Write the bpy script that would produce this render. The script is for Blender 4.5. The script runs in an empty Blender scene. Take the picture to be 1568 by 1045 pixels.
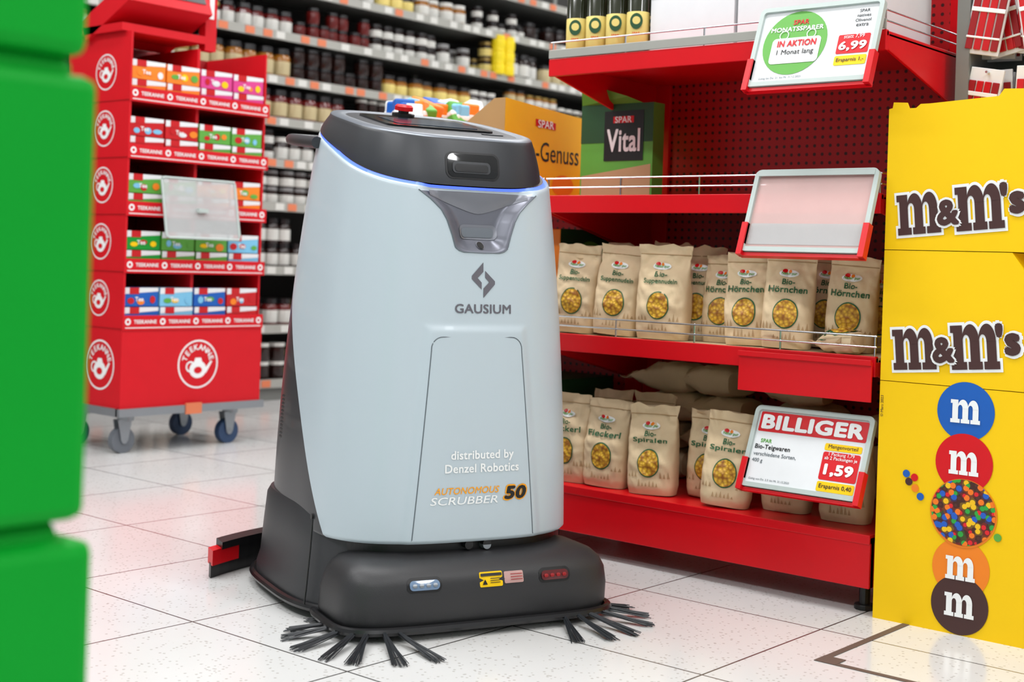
import bpy, math, random
from mathutils import Matrix, Vector, noise
import numpy as np
random.seed(7)
sc = bpy.context.scene
sc.view_settings.view_transform = 'Standard'
COL = sc.collection

def S(r, g, b):
    def f(c):
        c /= 255.0
        return c/12.92 if c <= .04045 else ((c+.055)/1.055)**2.4
    return (f(r), f(g), f(b))

# ------------------------------------------------------------------ materials
MATS = {}
class NT:
    def __init__(s, name):
        s.mat = bpy.data.materials.new(name); s.mat.use_nodes = True
        s.t = s.mat.node_tree; s.n = s.t.nodes; s.l = s.t.links
        s.b = s.n['Principled BSDF']
        s.tc = s.n.new('ShaderNodeTexCoord')
        s.sep = None
    def xyz(s):
        if not s.sep:
            s.sep = s.n.new('ShaderNodeSeparateXYZ'); s.l.new(s.tc.outputs['Object'], s.sep.inputs[0])
        return s.sep.outputs
    def m(s, op, a, b=None, c=None):
        n = s.n.new('ShaderNodeMath'); n.operation = op
        for i, v in enumerate((a, b, c)):
            if v is None: continue
            if isinstance(v, (int, float)): n.inputs[i].default_value = v
            else: s.l.new(v, n.inputs[i])
        return n.outputs[0]
    def mix(s, f, a, b):
        n = s.n.new('ShaderNodeMix'); n.data_type = 'RGBA'
        if isinstance(f, (int, float)): n.inputs[0].default_value = f
        else: s.l.new(f, n.inputs[0])
        for i, v in ((6, a), (7, b)):
            if isinstance(v, tuple): n.inputs[i].default_value = (*v[:3], 1)
            else: s.l.new(v, n.inputs[i])
        return n.outputs[2]
    def noise(s, scale, detail=3):
        n = s.n.new('ShaderNodeTexNoise'); n.inputs['Scale'].default_value = scale
        n.inputs['Detail'].default_value = detail
        s.l.new(s.tc.outputs['Object'], n.inputs['Vector']); return n.outputs[0]
    def voro(s, scale):
        n = s.n.new('ShaderNodeTexVoronoi'); n.inputs['Scale'].default_value = scale
        s.l.new(s.tc.outputs['Object'], n.inputs['Vector']); return n.outputs
    def base(s, sock): s.l.new(sock, s.b.inputs['Base Color'])
    def bump(s, h, st, dist=.002):
        n = s.n.new('ShaderNodeBump'); n.inputs['Strength'].default_value = st
        n.inputs['Distance'].default_value = dist
        s.l.new(h, n.inputs['Height']); s.l.new(n.outputs[0], s.b.inputs['Normal'])

def mk(key, col, rough=.5, metal=0, var=.05, scale=15, bump=0, emit=0, alpha=1, coat=0, trans=0, bscale=None, spec=.5):
    t = NT(key)
    t.b.inputs['Roughness'].default_value = rough
    t.b.inputs['Metallic'].default_value = metal
    t.b.inputs['Specular IOR Level'].default_value = spec
    if coat: t.b.inputs['Coat Weight'].default_value = coat
    if trans: t.b.inputs['Transmission Weight'].default_value = trans
    nz = t.noise(scale)
    a = tuple(max(0, c*(1-var)) for c in col); b = tuple(min(1, c*(1+var)) for c in col)
    t.base(t.mix(nz, a, b))
    if bump: t.bump(t.noise(bscale or scale*4, 4), bump)
    if emit:
        t.b.inputs['Emission Color'].default_value = (*col, 1)
        t.b.inputs['Emission Strength'].default_value = emit
    if alpha < 1: t.b.inputs['Alpha'].default_value = alpha
    MATS[key] = t.mat
    return t.mat

mk('white', S(240, 242, 242), .4)
mk('paperwhite', S(226, 229, 231), .6)
mk('red', S(210, 4, 20), .34, spec=.4)
mk('darkred', S(150, 6, 14), .45)
mk('teered', S(205, 12, 28), .55, spec=.3)
mk('green', S(0, 150, 45), .4)
mk('greenbox', S(0, 152, 40), .55, var=.08, scale=4, spec=.15)
mk('yellow', S(246, 200, 0), .5, var=.02, spec=.3)
mk('orange', S(240, 130, 20), .5)
mk('amber', S(250, 165, 15), .5)
mk('teeyellow', S(252, 190, 20), .5)
mk('brown', S(66, 36, 34), .5)
mk('blue', S(10, 90, 180), .45)
mk('lightblue', S(120, 190, 225), .5)
mk('pink', S(215, 60, 140), .5)
mk('leaf', S(90, 165, 60), .5)
mk('darkgreen', S(25, 75, 40), .5)
mk('bottle', S(30, 34, 14), .12, coat=.5)
mk('label', S(225, 205, 120), .6)
mk('black', S(16, 16, 18), .4)
mk('charcoal', S(46, 47, 50), .42, bump=.08, bscale=700)
mk('bumper', S(42, 42, 44), .45, bump=.12, bscale=600)
mk('capdark', S(48, 50, 54), .38, bump=.05, bscale=700)
mk('gloss', S(10, 11, 13), .08, coat=.6)
mk('rubber', S(24, 24, 26), .3)
mk('bristle', S(40, 43, 47), .45)
mk('silver', S(128, 130, 138), .35, metal=.5)
mk('bib', S(112, 114, 124), .35, metal=.45)
mk('rim', S(120, 126, 134), .35, metal=.4)
mk('chrome', S(215, 218, 222), .2, metal=1)
mk('steel', S(150, 155, 160), .35, metal=.7)
mk('logogrey', S(100, 98, 106), .4)
mk('seam', S(95, 105, 112), .5)
mk('screen', S(45, 62, 78), .1)
mk('led', (.07, .13, 1.0), .4, emit=2.0)
mk('lamp', S(110, 135, 165), .1, coat=.6)
mk('redlens', S(90, 10, 14), .1, coat=.6)
mk('plastic', S(235, 200, 195), .3, alpha=.55)
mk('plasticgrey', S(205, 208, 208), .3, alpha=.5)
mk('framegrey', S(180, 192, 188), .4)
mk('kraft', S(222, 198, 160), .75, var=.07, scale=30, bump=.6, bscale=45)
mk('kraftdark', S(180, 150, 110), .75)
mk('txtgreen', S(35, 95, 55), .6)
mk('jar_dark', S(34, 16, 12), .2, coat=.3)
mk('jar_red', S(95, 20, 18), .2, coat=.3)
mk('jar_honey', S(150, 95, 25), .2, coat=.3)
mk('jar_cream', S(190, 175, 135), .3)
mk('lid_black', S(25, 24, 26), .3)
mk('lid_gold', S(150, 125, 65), .3, metal=.5)
mk('lid_grey', S(130, 130, 130), .35)
mk('jarlabel', S(208, 208, 202), .5)
mk('brightyellow', S(240, 215, 20), .45)
mk('shelfgrey', S(120, 122, 118), .5)
mk('shelfdark', S(35, 34, 32), .7)
mk('striplight', S(160, 160, 153), .4)
mk('tagorange', S(215, 120, 80), .5)
mk('warnpink', S(190, 150, 145), .5)
mk('wheelgrey', S(100, 105, 112), .5)
mk('wheelblue', S(40, 65, 100), .5)
mk('tape', S(95, 78, 70), .6)
mk('wall', S(215, 215, 212), .8)
mk('ceil', S(235, 235, 235), .8)
mk('lampwhite', (1, 1, 1), .5, emit=3)
mk('carton', S(175, 135, 85), .7)
mk('packred', S(195, 22, 28), .3)
mk('shelfcream', S(205, 185, 150), .5)
# pasta window
t = NT('pasta'); v = t.voro(120); t.base(t.mix(t.m('MULTIPLY', v[0], 1.2), S(250, 204, 60), S(150, 90, 18))); t.bump(v[0], .8, .003); MATS['pasta'] = t.mat
# sweets picture
t = NT('sweets'); v = t.voro(85)
r = t.n.new('ShaderNodeValToRGB'); r.color_ramp.interpolation = 'CONSTANT'
sp = t.n.new('ShaderNodeSeparateColor'); t.l.new(v[1], sp.inputs[0]); t.l.new(sp.outputs[0], r.inputs[0])
cols = [S(220, 25, 35), S(240, 190, 10), S(30, 90, 190), S(240, 120, 20), S(40, 160, 60), S(80, 40, 30)]
e = r.color_ramp.elements
while len(e) < 6: e.new(.5)
for i in range(6): e[i].position = i/6; e[i].color = (*cols[i], 1)
t.base(t.mix(t.m('MULTIPLY', t.m('GREATER_THAN', v[0], .52), .85), r.outputs[0], S(60, 25, 15)))
MATS['sweets'] = t.mat
# shell with dark rear section
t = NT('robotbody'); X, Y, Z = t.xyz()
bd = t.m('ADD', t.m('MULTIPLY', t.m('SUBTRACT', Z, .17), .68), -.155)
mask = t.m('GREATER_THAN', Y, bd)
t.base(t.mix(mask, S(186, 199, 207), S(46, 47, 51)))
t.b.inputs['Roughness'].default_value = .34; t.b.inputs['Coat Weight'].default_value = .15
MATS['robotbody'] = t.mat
# perforated red
t = NT('perf'); X, Y, Z = t.xyz()
fy = t.m('SUBTRACT', t.m('FRACT', t.m('MULTIPLY', Y, 45)), .5); fz = t.m('SUBTRACT', t.m('FRACT', t.m('MULTIPLY', Z, 45)), .5)
d = t.m('SQRT', t.m('ADD', t.m('MULTIPLY', fy, fy), t.m('MULTIPLY', fz, fz)))
t.base(t.mix(t.m('LESS_THAN', d, .2), S(180, 8, 18), S(60, 4, 6))); t.b.inputs['Roughness'].default_value = .45
MATS['perf'] = t.mat
# floor
t = NT('floortile'); X, Y, Z = t.xyz(); TS = .447
def ln(c, off):
    f = t.m('ABSOLUTE', t.m('SUBTRACT', t.m('FRACT', t.m('ADD', t.m('DIVIDE', t.m('SUBTRACT', c, off), TS), 100.5)), .5))
    return t.m('LESS_THAN', f, .0048)
line = t.m('MAXIMUM', ln(X, 1.66), ln(Y, 1.32))
v = t.voro(95); sp = t.n.new('ShaderNodeSeparateColor'); t.l.new(v[1], sp.inputs[0])
dots = t.m('MULTIPLY', t.m('LESS_THAN', v[0], .26), t.m('GREATER_THAN', sp.outputs[0], .5))
c0 = t.mix(t.noise(1.5), S(209, 209, 208), S(222, 222, 220))
c1 = t.mix(t.m('MULTIPLY', dots, .55), c0, S(150, 143, 134))
t.base(t.mix(line, c1, S(78, 75, 72))); t.b.inputs['Roughness'].default_value = .15
MATS['floortile'] = t.mat

# ------------------------------------------------------------------ mesh builder
_tc = {}
def text_geo(s, bold=0.0):
    k = (s, bold)
    if k in _tc: return _tc[k]
    cu = bpy.data.curves.new('t', 'FONT'); cu.body = s; cu.size = 1; cu.resolution_u = 3
    cu.space_character = 1.0+bold*1.5
    ob = bpy.data.objects.new('t', cu); COL.objects.link(ob)
    dg = bpy.context.evaluated_depsgraph_get(); e = ob.evaluated_get(dg); me = e.to_mesh()
    vs = [(v.co.x, v.co.y, 0) for v in me.vertices]; fs = [list(p.vertices) for p in me.polygons]
    e.to_mesh_clear(); bpy.data.objects.remove(ob); bpy.data.curves.remove(cu)
    if bold > 0:
        K = 4 if bold < .04 else 8
        V = []; Fa = []
        for q in range(K):
            a = math.pi/4+2*math.pi*q/K; o = len(V)
            V += [(x+bold*math.cos(a), y+bold*math.sin(a), q*7e-5) for x, y, _ in vs]; Fa += [[o+i for i in f] for f in fs]
        vs, fs = V, Fa
    _tc[k] = (vs, fs); return _tc[k]

def rrect(w, h, r, n=5, cx=0, cy=0):
    p = []
    for sx, sy, a0 in ((1, 1, 0), (-1, 1, 90), (-1, -1, 180), (1, -1, 270)):
        for i in range(n+1):
            a = math.radians(a0+90*i/n)
            p.append((cx+sx*(w/2-r)+r*math.cos(a)*1.0, cy+sy*(h/2-r)+r*math.sin(a)))
    return p
def circ(cx, cy, rx, ry=None, n=32):
    ry = rx if ry is None else ry
    return [(cx+rx*math.cos(2*math.pi*i/n), cy+ry*math.sin(2*math.pi*i/n)) for i in range(n)]
def frame(o, right, up):
    r = Vector(right).normalized(); u = Vector(up).normalized(); n = r.cross(u)
    M = Matrix((r, u, n)).transposed().to_4x4(); M.translation = Vector(o); return M
def fX(x, y, z): return frame((x, y, z), (0, -1, 0), (0, 0, 1))      # face normal -X
def fY(x, y, z): return frame((x, y, z), (1, 0, 0), (0, 0, 1))       # face normal -Y

class MB:
    def __init__(s): s.v = []; s.f = []; s.m = []; s.k = []
    def mi(s, k):
        if k not in s.k: s.k.append(k)
        return s.k.index(k)
    def add(s, vs, fs, mat, M=None):
        o = len(s.v)
        if M is not None: vs = [M @ Vector(v) for v in vs]
        s.v.extend([tuple(v) for v in vs]); i = s.mi(mat)
        for f in fs: s.f.append([o+a for a in f]); s.m.append(i)
    def box(s, x0, x1, y0, y1, z0, z1, mat, M=None):
        vs = [(x, y, z) for x in (x0, x1) for y in (y0, y1) for z in (z0, z1)]
        s.add(vs, [(0, 1, 3, 2), (4, 6, 7, 5), (0, 4, 5, 1), (2, 3, 7, 6), (0, 2, 6, 4), (1, 5, 7, 3)], mat, M)
    def plate(s, pts, M, n0, n1, mat):
        n = len(pts); vs = [(x, y, n0) for x, y in pts]+[(x, y, n1) for x, y in pts]
        fs = [list(range(n, 2*n)), list(range(n-1, -1, -1))]+[[i, (i+1) % n, n+(i+1) % n, n+i] for i in range(n)]
        s.add(vs, fs, mat, M)
    def flat(s, pts, M, n, mat): s.add([(x, y, n) for x, y in pts], [list(range(len(pts)))], mat, M)
    def ring(s, cx, cy, r0, r1, M, n, mat, seg=32, a0=0, a1=360):
        vs = []; fs = []
        full = (a1-a0) >= 360
        N = seg if full else seg+1
        for i in range(N):
            a = math.radians(a0+(a1-a0)*i/seg)
            vs += [(cx+r0*math.cos(a), cy+r0*math.sin(a), n), (cx+r1*math.cos(a), cy+r1*math.sin(a), n)]
        for i in range(seg):
            j = (i+1) % N; fs.append([2*i, 2*i+1, 2*j+1, 2*j])
        s.add(vs, fs, mat, M)
    def text(s, st, mat, M=None, n=0, w=None, h=None, cx=0, cy=0, bold=0.0, fn=None, rot=0, maxw=None, left=False):
        vs, fs = text_geo(st, bold)
        if not vs: return
        xs = [v[0] for v in vs]; ys = [v[1] for v in vs]
        bw = max(xs)-min(xs); bh = max(ys)-min(ys)
        mx = (max(xs)+min(xs))/2; my = (max(ys)+min(ys))/2
        if left: mx = min(xs)
        if w and h: sx = w/bw; sy = h/bh
        elif w: sx = sy = w/bw
        else: sx = sy = h/bh
        c, si = math.cos(rot), math.sin(rot); out = []
        for x, y, dz in vs:
            x = (x-mx)*sx; y = (y-my)*sy; x, y = cx+x*c-y*si, cy+x*si+y*c
            if fn:
                p = fn(x, y); out.append((p[0], p[1]-dz, p[2]))
            else: out.append((x, y, n+dz))
        s.add(out, fs, mat, M)
    def cyl(s, p0, p1, r, mat, r2=None, seg=12, M=None, caps=True):
        p0 = Vector(p0); p1 = Vector(p1); r2 = r if r2 is None else r2
        q = (p1-p0).to_track_quat('Z', 'Y'); vs = []
        for p, rr in ((p0, r), (p1, r2)):
            for i in range(seg):
                a = 2*math.pi*i/seg; vs.append(p+q @ Vector((rr*math.cos(a), rr*math.sin(a), 0)))
        fs = [[i, (i+1) % seg, seg+(i+1) % seg, seg+i] for i in range(seg)]
        if caps: fs += [list(range(seg-1, -1, -1)), list(range(seg, 2*seg))]
        s.add(vs, fs, mat, M)
    def tube(s, pts, r, mat, seg=8, closed=False, M=None):
        pts = [Vector(p) for p in pts]; n = len(pts); vs = []
        for i, p in enumerate(pts):
            a = pts[(i-1) % n] if (closed or i > 0) else p
            b = pts[(i+1) % n] if (closed or i < n-1) else p
            d = (b-a).normalized()
            u = Vector((0, 0, 1)) if abs(d.z) < .9 else Vector((1, 0, 0))
            sx = d.cross(u).normalized(); sy = sx.cross(d)
            for j in range(seg):
                t_ = 2*math.pi*j/seg; vs.append(p+sx*r*math.cos(t_)+sy*r*math.sin(t_))
        fs = []
        for i in range(n if closed else n-1):
            k = (i+1) % n
            for j in range(seg):
                fs.append([i*seg+j, i*seg+(j+1) % seg, k*seg+(j+1) % seg, k*seg+j])
        if not closed: fs += [list(range(seg)), list(range(n*seg-1, (n-1)*seg-1, -1))]
        s.add(vs, fs, mat, M)
    def loft(s, rings, mats, cap0=True, cap1=True, M=None):
        n = len(rings[0]); vs = [p for r_ in rings for p in r_]; o = len(s.v)
        if M is not None: vs = [M @ Vector(v) for v in vs]
        s.v.extend([tuple(v) for v in vs])
        for i in range(len(rings)-1):
            mi = s.mi(mats[i] if isinstance(mats, list) else mats)
            for j in range(n):
                s.f.append([o+i*n+j, o+i*n+(j+1) % n, o+(i+1)*n+(j+1) % n, o+(i+1)*n+j]); s.m.append(mi)
        if cap0: s.f.append([o+j for j in range(n-1, -1, -1)]); s.m.append(s.mi(mats[0] if isinstance(mats, list) else mats))
        if cap1: s.f.append([o+(len(rings)-1)*n+j for j in range(n)]); s.m.append(s.mi(mats[-1] if isinstance(mats, list) else mats))
    def lathe(s, prof, mats, x, y, z, seg=12):
        rings = [[(x+r_*math.cos(2*math.pi*j/seg), y+r_*math.sin(2*math.pi*j/seg), z+h_) for j in range(seg)] for r_, h_ in prof]
        s.loft(rings, mats)
    def obj(s, name, parent=None, smooth=False, angle=35, bevel=0, M=None):
        me = bpy.data.meshes.new(name); me.from_pydata(s.v, [], s.f)
        for k in s.k: me.materials.append(MATS[k])
        me.polygons.foreach_set('material_index', s.m)
        if smooth:
            me.polygons.foreach_set('use_smooth', [True]*len(me.polygons))
            me.set_sharp_from_angle(angle=math.radians(angle))
        me.update()
        ob = bpy.data.objects.new(name, me); COL.objects.link(ob)
        if parent: ob.parent = parent
        if M is not None: ob.matrix_world = M
        if bevel:
            b = ob.modifiers.new('bevel', 'BEVEL'); b.width = bevel; b.segments = 2; b.limit_method = 'ANGLE'; b.angle_limit = math.radians(50)
        return ob
def empty(name, loc=(0, 0, 0), rz=0):
    e = bpy.data.objects.new(name, None); COL.objects.link(e); e.location = loc; e.rotation_euler = (0, 0, rz); e.empty_display_size = .1
    return e

# ------------------------------------------------------------------ room
b = MB(); b.box(-3, 10, -4, 7, -.05, 0, 'floortile'); b.obj('floor')
b = MB(); b.box(-3, 10, -4, 7, 3.4, 3.45, 'ceil'); b.obj('ceiling')
b = MB(); b.box(-3, 10, 7, 7.1, 0, 3.4, 'wall'); b.obj('wall_back')
b = MB(); b.box(10, 10.1, -4, 7.1, 0, 3.4, 'wall'); b.obj('wall_right')
# floor tape marks
b = MB()
b.box(2.34, 2.725, 1.207, 1.222, .0005, .0012, 'tape'); b.box(2.34, 2.355, .45, 1.207, .0005, .0012, 'tape')
b.box(2.34, 2.385, 1.178, 1.222, .0012, .0016, 'tape')
b.obj('floor_marking_tape')

# ------------------------------------------------------------------ robot
rob = empty('floor_scrubber_robot', (2.162, 2.093, 0), math.radians(-22.5))
NEXP = 3.2
def sm(a, b_, x):
    t_ = min(1, max(0, (x-a)/(b_-a))); return t_*t_*(3-2*t_)
def dims(z):
    s_ = (z-.16)/.8
    return (.285-.014*s_-.047*s_*s_, .287-.014*s_-.036*s_*s_, .335-.02*s_-.055*s_*s_)
BZ = [.744, .7455, .749, .755, .78, .81, .83, .85, .87, .9]
BW = [0, .04, .052, .059, .066, .077, .089, .110, .137, .2]
def bibw(z): return float(np.interp(z, BZ, BW)) if z > .744 else -.05
SHX = .010
def bump(x, z):
    d = 0
    s_ = bibw(z)-abs(x-SHX)
    if z > .7:
        d += .022*sm(0, .035, s_)*sm(.744, .775, z)
    # raised centre panel
    w = .160-(z-.165)*.10
    q = min(w-abs(x), .603-z)
    d -= .0042*sm(0, .020, q)
    return d
def front_y(x, z, off=0):
    hw, hf, hb = dims(z)
    q = max(0, 1-(abs(x)/hw)**NEXP)
    return -hf*q**(1/NEXP)+bump(x, z)-off
def zring(y): return .948+.33*y
def sup(phi, hw, hf, hb, n=NEXP):
    c, s_ = math.cos(phi), math.sin(phi)
    x = hw*math.copysign(abs(c)**(2/n), c); y = math.copysign(abs(s_)**(2/n), s_)*(hb if s_ > 0 else hf)
    return x, y
NP = 400
ph = [2*math.pi*i/NP for i in range(NP)]
tops = []
for p in ph:
    z = .9
    for _ in range(12):
        x, y = sup(p, *dims(z)); z = zring(y)
    tops.append(z)
ZB0 = .172
b = MB(); rings = []
NR = 200
for i in range(NR+1):
    r_ = []
    for p, zt in zip(ph, tops):
        z = ZB0+(zt-ZB0)*i/NR
        x, y = sup(p, *dims(z))
        if y < 0: y += bump(x, z)
        r_.append((x, y, z))
    rings.append(r_)
mats = ['robotbody']*NR
base = rings[0]
pre = [[(x*.93, y*.93, ZB0) for x, y, z in base], [(x*.985, y*.985, ZB0-.005) for x, y, z in base]]
rings = pre+rings; mats = ['robotbody']*2+mats
def scl(r_, k, dz): return [(x*k, y*k, z+dz+.33*y*(k-1)) for x, y, z in r_]
top = rings[-1]
rings += [scl(top, .992, .004), scl(top, .982, .005), scl(top, .976, .002)]; mats += ['robotbody', 'robotbody', 'robotbody']
rings += [scl(top, .955, .003)]; mats += ['led']
rings += [scl(top, .950, .0085)]; mats += ['led']
rings += [scl(top, .90, .0085)]; mats += ['black']
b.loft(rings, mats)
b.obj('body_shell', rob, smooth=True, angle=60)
# cap
def zcb(y): return .9555+.33*y
def zct(y): return 1.012+.20*y
H0 = (.2235, .237, .262)
def capring(s_, v_, dz=0):
    r_ = []
    for p in ph[::2]:
        x, y = sup(p, H0[0]*s_, H0[1]*s_, H0[2]*s_)
        r_.append((x, y, zcb(y)*(1-v_)+zct(y)*v_+dz))
    return r_
def caps(v_): return .962-.075*v_**1.4
b = MB(); rings = [capring(caps(v_), v_) for v_ in np.linspace(0, 1, 9)]; mats = ['capdark']*8
rings += [capring(.878, 1, .006), capring(.862, 1, .0095)]; mats += ['capdark', 'rim']
rings += [capring(.77, 1, .0105), capring(.745, 1, .008), capring(.73, 1, .0085)]; mats += ['rim', 'rim', 'capdark']
rings += [capring(.4, 1, .0085), capring(.02, 1, .0085)]; mats += ['capdark', 'capdark']
b.loft(rings, mats)
b.obj('head_cap', rob, smooth=True, angle=50)
# touch screen + stop button on the sloping lid
b = MB()
up_ = Vector((0, 1, .20)).normalized()
Ml = frame((0, .0, zct(0)+.0085), (1, 0, 0), up_)
b.plate(rrect(.25, .2, .02, cx=0, cy=.03), Ml, 0, .004, 'gloss')
b.plate(rrect(.19, .125, .006, cx=0, cy=.02), Ml, .004, .005, 'screen')
b.plate(rrect(.05, .012, .004, cx=.10, cy=-.105), Ml, 0, .002, 'capdark')
b.obj('touch_screen', rob)
b = MB()
Mb = Ml @ Matrix.Translation((0.0, .165, 0))
b.lathe([(.026, 0), (.026, .008), (.012, .009), (.012, .014), (.021, .015), (.021, .024), (.017, .028)], ['black', 'black', 'black', 'red', 'red', 'red'], 0, 0, 0, 24)
b.v = [tuple(Mb @ Vector(v)) for v in b.v]
b.obj('emergency_stop_button', rob, smooth=True)
# cap front sensor window
def capfront(x, zz, off=.001):
    v_ = .5
    for _ in range(15):
        s_ = caps(max(0, min(1, v_))); q = max(0, 1-(abs(x)/(H0[0]*s_))**NEXP); y = -H0[1]*s_*q**(1/NEXP)
        v_ = (zz-zcb(y))/(zct(y)-zcb(y))
    return (x, y-off, zz)
def patch(b, pts_center, w, h, r, fn, mat, n=40):
    cx, cz = pts_center; pts = rrect(w, h, r, 6); K = 6; vs = []; fs = []; L = len(pts)
    for k in range(1, K+1):
        for x, y in pts: vs.append(fn(cx+x*k/K, cz+y*k/K))
    vs.append(fn(cx, cz)); c = len(vs)-1
    for j in range(L): fs.append([c, j, (j+1) % L])
    for k in range(K-1):
        for j in range(L): fs.append([k*L+j, (k+1)*L+j, (k+1)*L+(j+1) % L, k*L+(j+1) % L])
    b.add(vs, fs, mat)
b = MB()
patch(b, (.0, .922), .122, .056, .016, lambda x, z: capfront(x, z, .0012), 'black')
patch(b, (.0, .922), .113, .048, .013, lambda x, z: capfront(x, z, .0020), 'gloss')
patch(b, (-.004, .918), .085, .024, .008, lambda x, z: capfront(x, z, .0032), 'capdark')
patch(b, (-.004, .917), .075, .016, .006, lambda x, z: capfront(x, z, .0042), 'black')
b.obj('front_sensor_window', rob, smooth=True)
# bib
b = MB(); rows = 40; cols_ = 40; vs = []; fs = []
for i in range(rows+1):
    for j in range(cols_+1):
        u_ = j/cols_*2-1
        z = .7442+(.866-.7442)*(i/rows)**1.3
        w = max(.0, bibw(z))
        x = SHX+u_*w
        vs.append((x, front_y(x, z, .0016), z))
for i in range(rows):
    for j in range(cols_):
        a = i*(cols_+1)+j; fs.append([a, a+1, a+cols_+2, a+cols_+1])
b.add(vs, fs, 'bib')
pf = lambda off: (lambda x, z: (x, front_y(x, z, off), z))
# brighter visor band under the lid
K = 20; vs = []; fs = []
for j in range(K+1):
    u_ = j/K*2-1
    for i in range(6):
        w_ = .112; x = SHX+u_*w_; zt_ = .868; zb_ = .824+.034*abs(u_)**1.6; z = zb_+(zt_-zb_)*i/5
        x = SHX+u_*min(w_, bibw(z)*.93)
        vs.append((x, front_y(x, z, .003+.006*math.sin(math.pi*i/5/2)), z))
for j in range(K):
    for i in range(5): a = j*6+i; fs.append([a, a+6, a+7, a+1])
b.add(vs, fs, 'silver')
patch(b, (SHX, .787), .084, .03, .011, pf(.003), 'silver')
patch(b, (SHX-.002, .786), .072, .02, .008, pf(.0045), 'rim')
patch(b, (SHX, .7605), .018, .016, .0078, pf(.0035), 'silver')
patch(b, (SHX, .7605), .014, .014, .0069, pf(.005), 'gloss')
b.tube([(x, front_y(x, z, .0008), z) for x, z in
        [(SHX-bibw(z_), z_) for z_ in np.linspace(.868, .7455, 40)]+[(SHX+bibw(z_), z_) for z_ in np.linspace(.7455, .868, 40)]], .0012, 'seam', 6)
b.obj('chest_recess', rob, smooth=True)
# decals
b = MB(); DX = .013
fn = lambda x, z: (x+DX, front_y(x+DX, z, .0012), z)
b.text('GAUSIUM', 'logogrey', fn=fn, w=.126, h=.0185, cx=0, cy=.632, bold=.022)
b.add([fn(x, .69+z) for x, z in [(0, .036), (0, .017), (-.013, .004), (-.004, -.005), (-.004, -.019), (-.026, .002), (-.026, .008)]], [list(range(7))], 'logogrey')
b.add([fn(x, .69+z) for x, z in [(0, -.036), (0, -.017), (.013, -.004), (.004, .005), (.004, .019), (.026, -.002), (.026, -.008)]], [list(range(6, -1, -1))], 'logogrey')
b.text('distributed by', 'white', fn=fn, w=.14, cx=0, cy=.338, bold=.026)
b.text('Denzel Robotics', 'white', fn=fn, w=.165, cx=0, cy=.314, bold=.026)
b.text('AUTONOMOUS', 'amber', fn=lambda x, z: fn(x+.25*(z-.26), z), w=.140, h=.0135, cx=-.035, cy=.270, bold=.010)
b.text('SCRUBBER', 'white', fn=lambda x, z: fn(x+.25*(z-.25), z), w=.148, h=.0155, cx=-.037, cy=.2505, bold=.010)
f5 = lambda o_: (lambda x, z: (x+.2*(z-.26)+DX, front_y(x+DX, z, o_), z))
b.text('50', 'amber', fn=f5(.001), w=.055, h=.033, cx=.076, cy=.262, bold=.09)
b.text('50', 'black', fn=f5(.0022), w=.049, h=.027, cx=.076, cy=.262, bold=.045)
pts = [(-.135, ZB0+.002)]
for z_ in np.linspace(ZB0+.004, .548, 30): pts.append((-(.135-(z_-.165)*.09), z_))
wt = .135-(.548-.165)*.09
for a in np.linspace(180, 90, 8): pts.append((-wt+.024+.024*math.cos(math.radians(a)), .551+.024*math.sin(math.radians(a))))
pts += [(-x, z) for x, z in reversed(pts)]
b.tube([(x, front_y(x, z, -.0004), z) for x, z in pts], .0013, 'seam', 6)
b.obj('body_lettering', rob)
b = MB()
def side(y, z, off=0):
    hw, hf, hb = dims(z); hl = hf if y < 0 else hb
    return (-hw*max(0, 1-(abs(y)/hl)**NEXP)**(1/NEXP)-off, y, z)
p = Vector(side(-.11, .2, -.001)); b.cyl(p, p+Vector((-.004, 0, 0)), .006, 'black', seg=16)
for k in range(12):
    p = Vector(side(.13, .33+k*.008, 0)); b.box(p.x-.001, p.x+.006, .12, .14, p.z, p.z+.004, 'black')
b.obj('side_vents', rob)

# lower base + bumper
def base_ring(hw, yf, yb, z, n, N=120, cx=0):
    cyy = (yf+yb)/2; hl = (yb-yf)/2; r_ = []
    for i in range(N):
        x, y = sup(2*math.pi*i/N, hw, hl, hl, n); r_.append((x+cx, y+cyy, z))
    return r_
b = MB()
R = [base_ring(.308, -.24, .345, .022, 3.4), base_ring(.308, -.24, .345, .045, 3.4), base_ring(.301, -.24, .34, .07, 3.4), base_ring(.296, -.24, .335, .14, 3.4),
     base_ring(.291, -.24, .33, .20, 3.4), base_ring(.284, -.235, .325, .213, 3.4), base_ring(.262, -.22, .31, .217, 3.4)]
b.loft(R, 'charcoal')
b.obj('chassis', rob, smooth=True, angle=40)
b = MB()
R = [base_ring(.262, -.266, .2, .1, 3.2), base_ring(.262, -.266, .2, .175, 3.2)]
b.loft(R, 'black')
for x in (-.01, .03): b.cyl((x, -.27, .16), (x, -.285, .16), .009, 'black', seg=16)
b.cyl((.03, -.262, .155), (.03, -.285, .158), .009, 'steel', seg=16)
b.obj('neck_gap', rob)
bn = 4.6; BCX = .008
BP = [(.290, -.352, .024), (.294, -.356, .036), (.294, -.357, .072), (.289, -.353, .104), (.280, -.344, .123), (.265, -.326, .137), (.245, -.300, .145), (.22, -.272, .148)]
b = MB()
b.loft([base_ring(hw, yf, -.10-.01*i, z, bn, 160, BCX) for i, (hw, yf, z) in enumerate(BP)], 'bumper')
b.obj('front_bumper', rob, smooth=True, angle=50)
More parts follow.
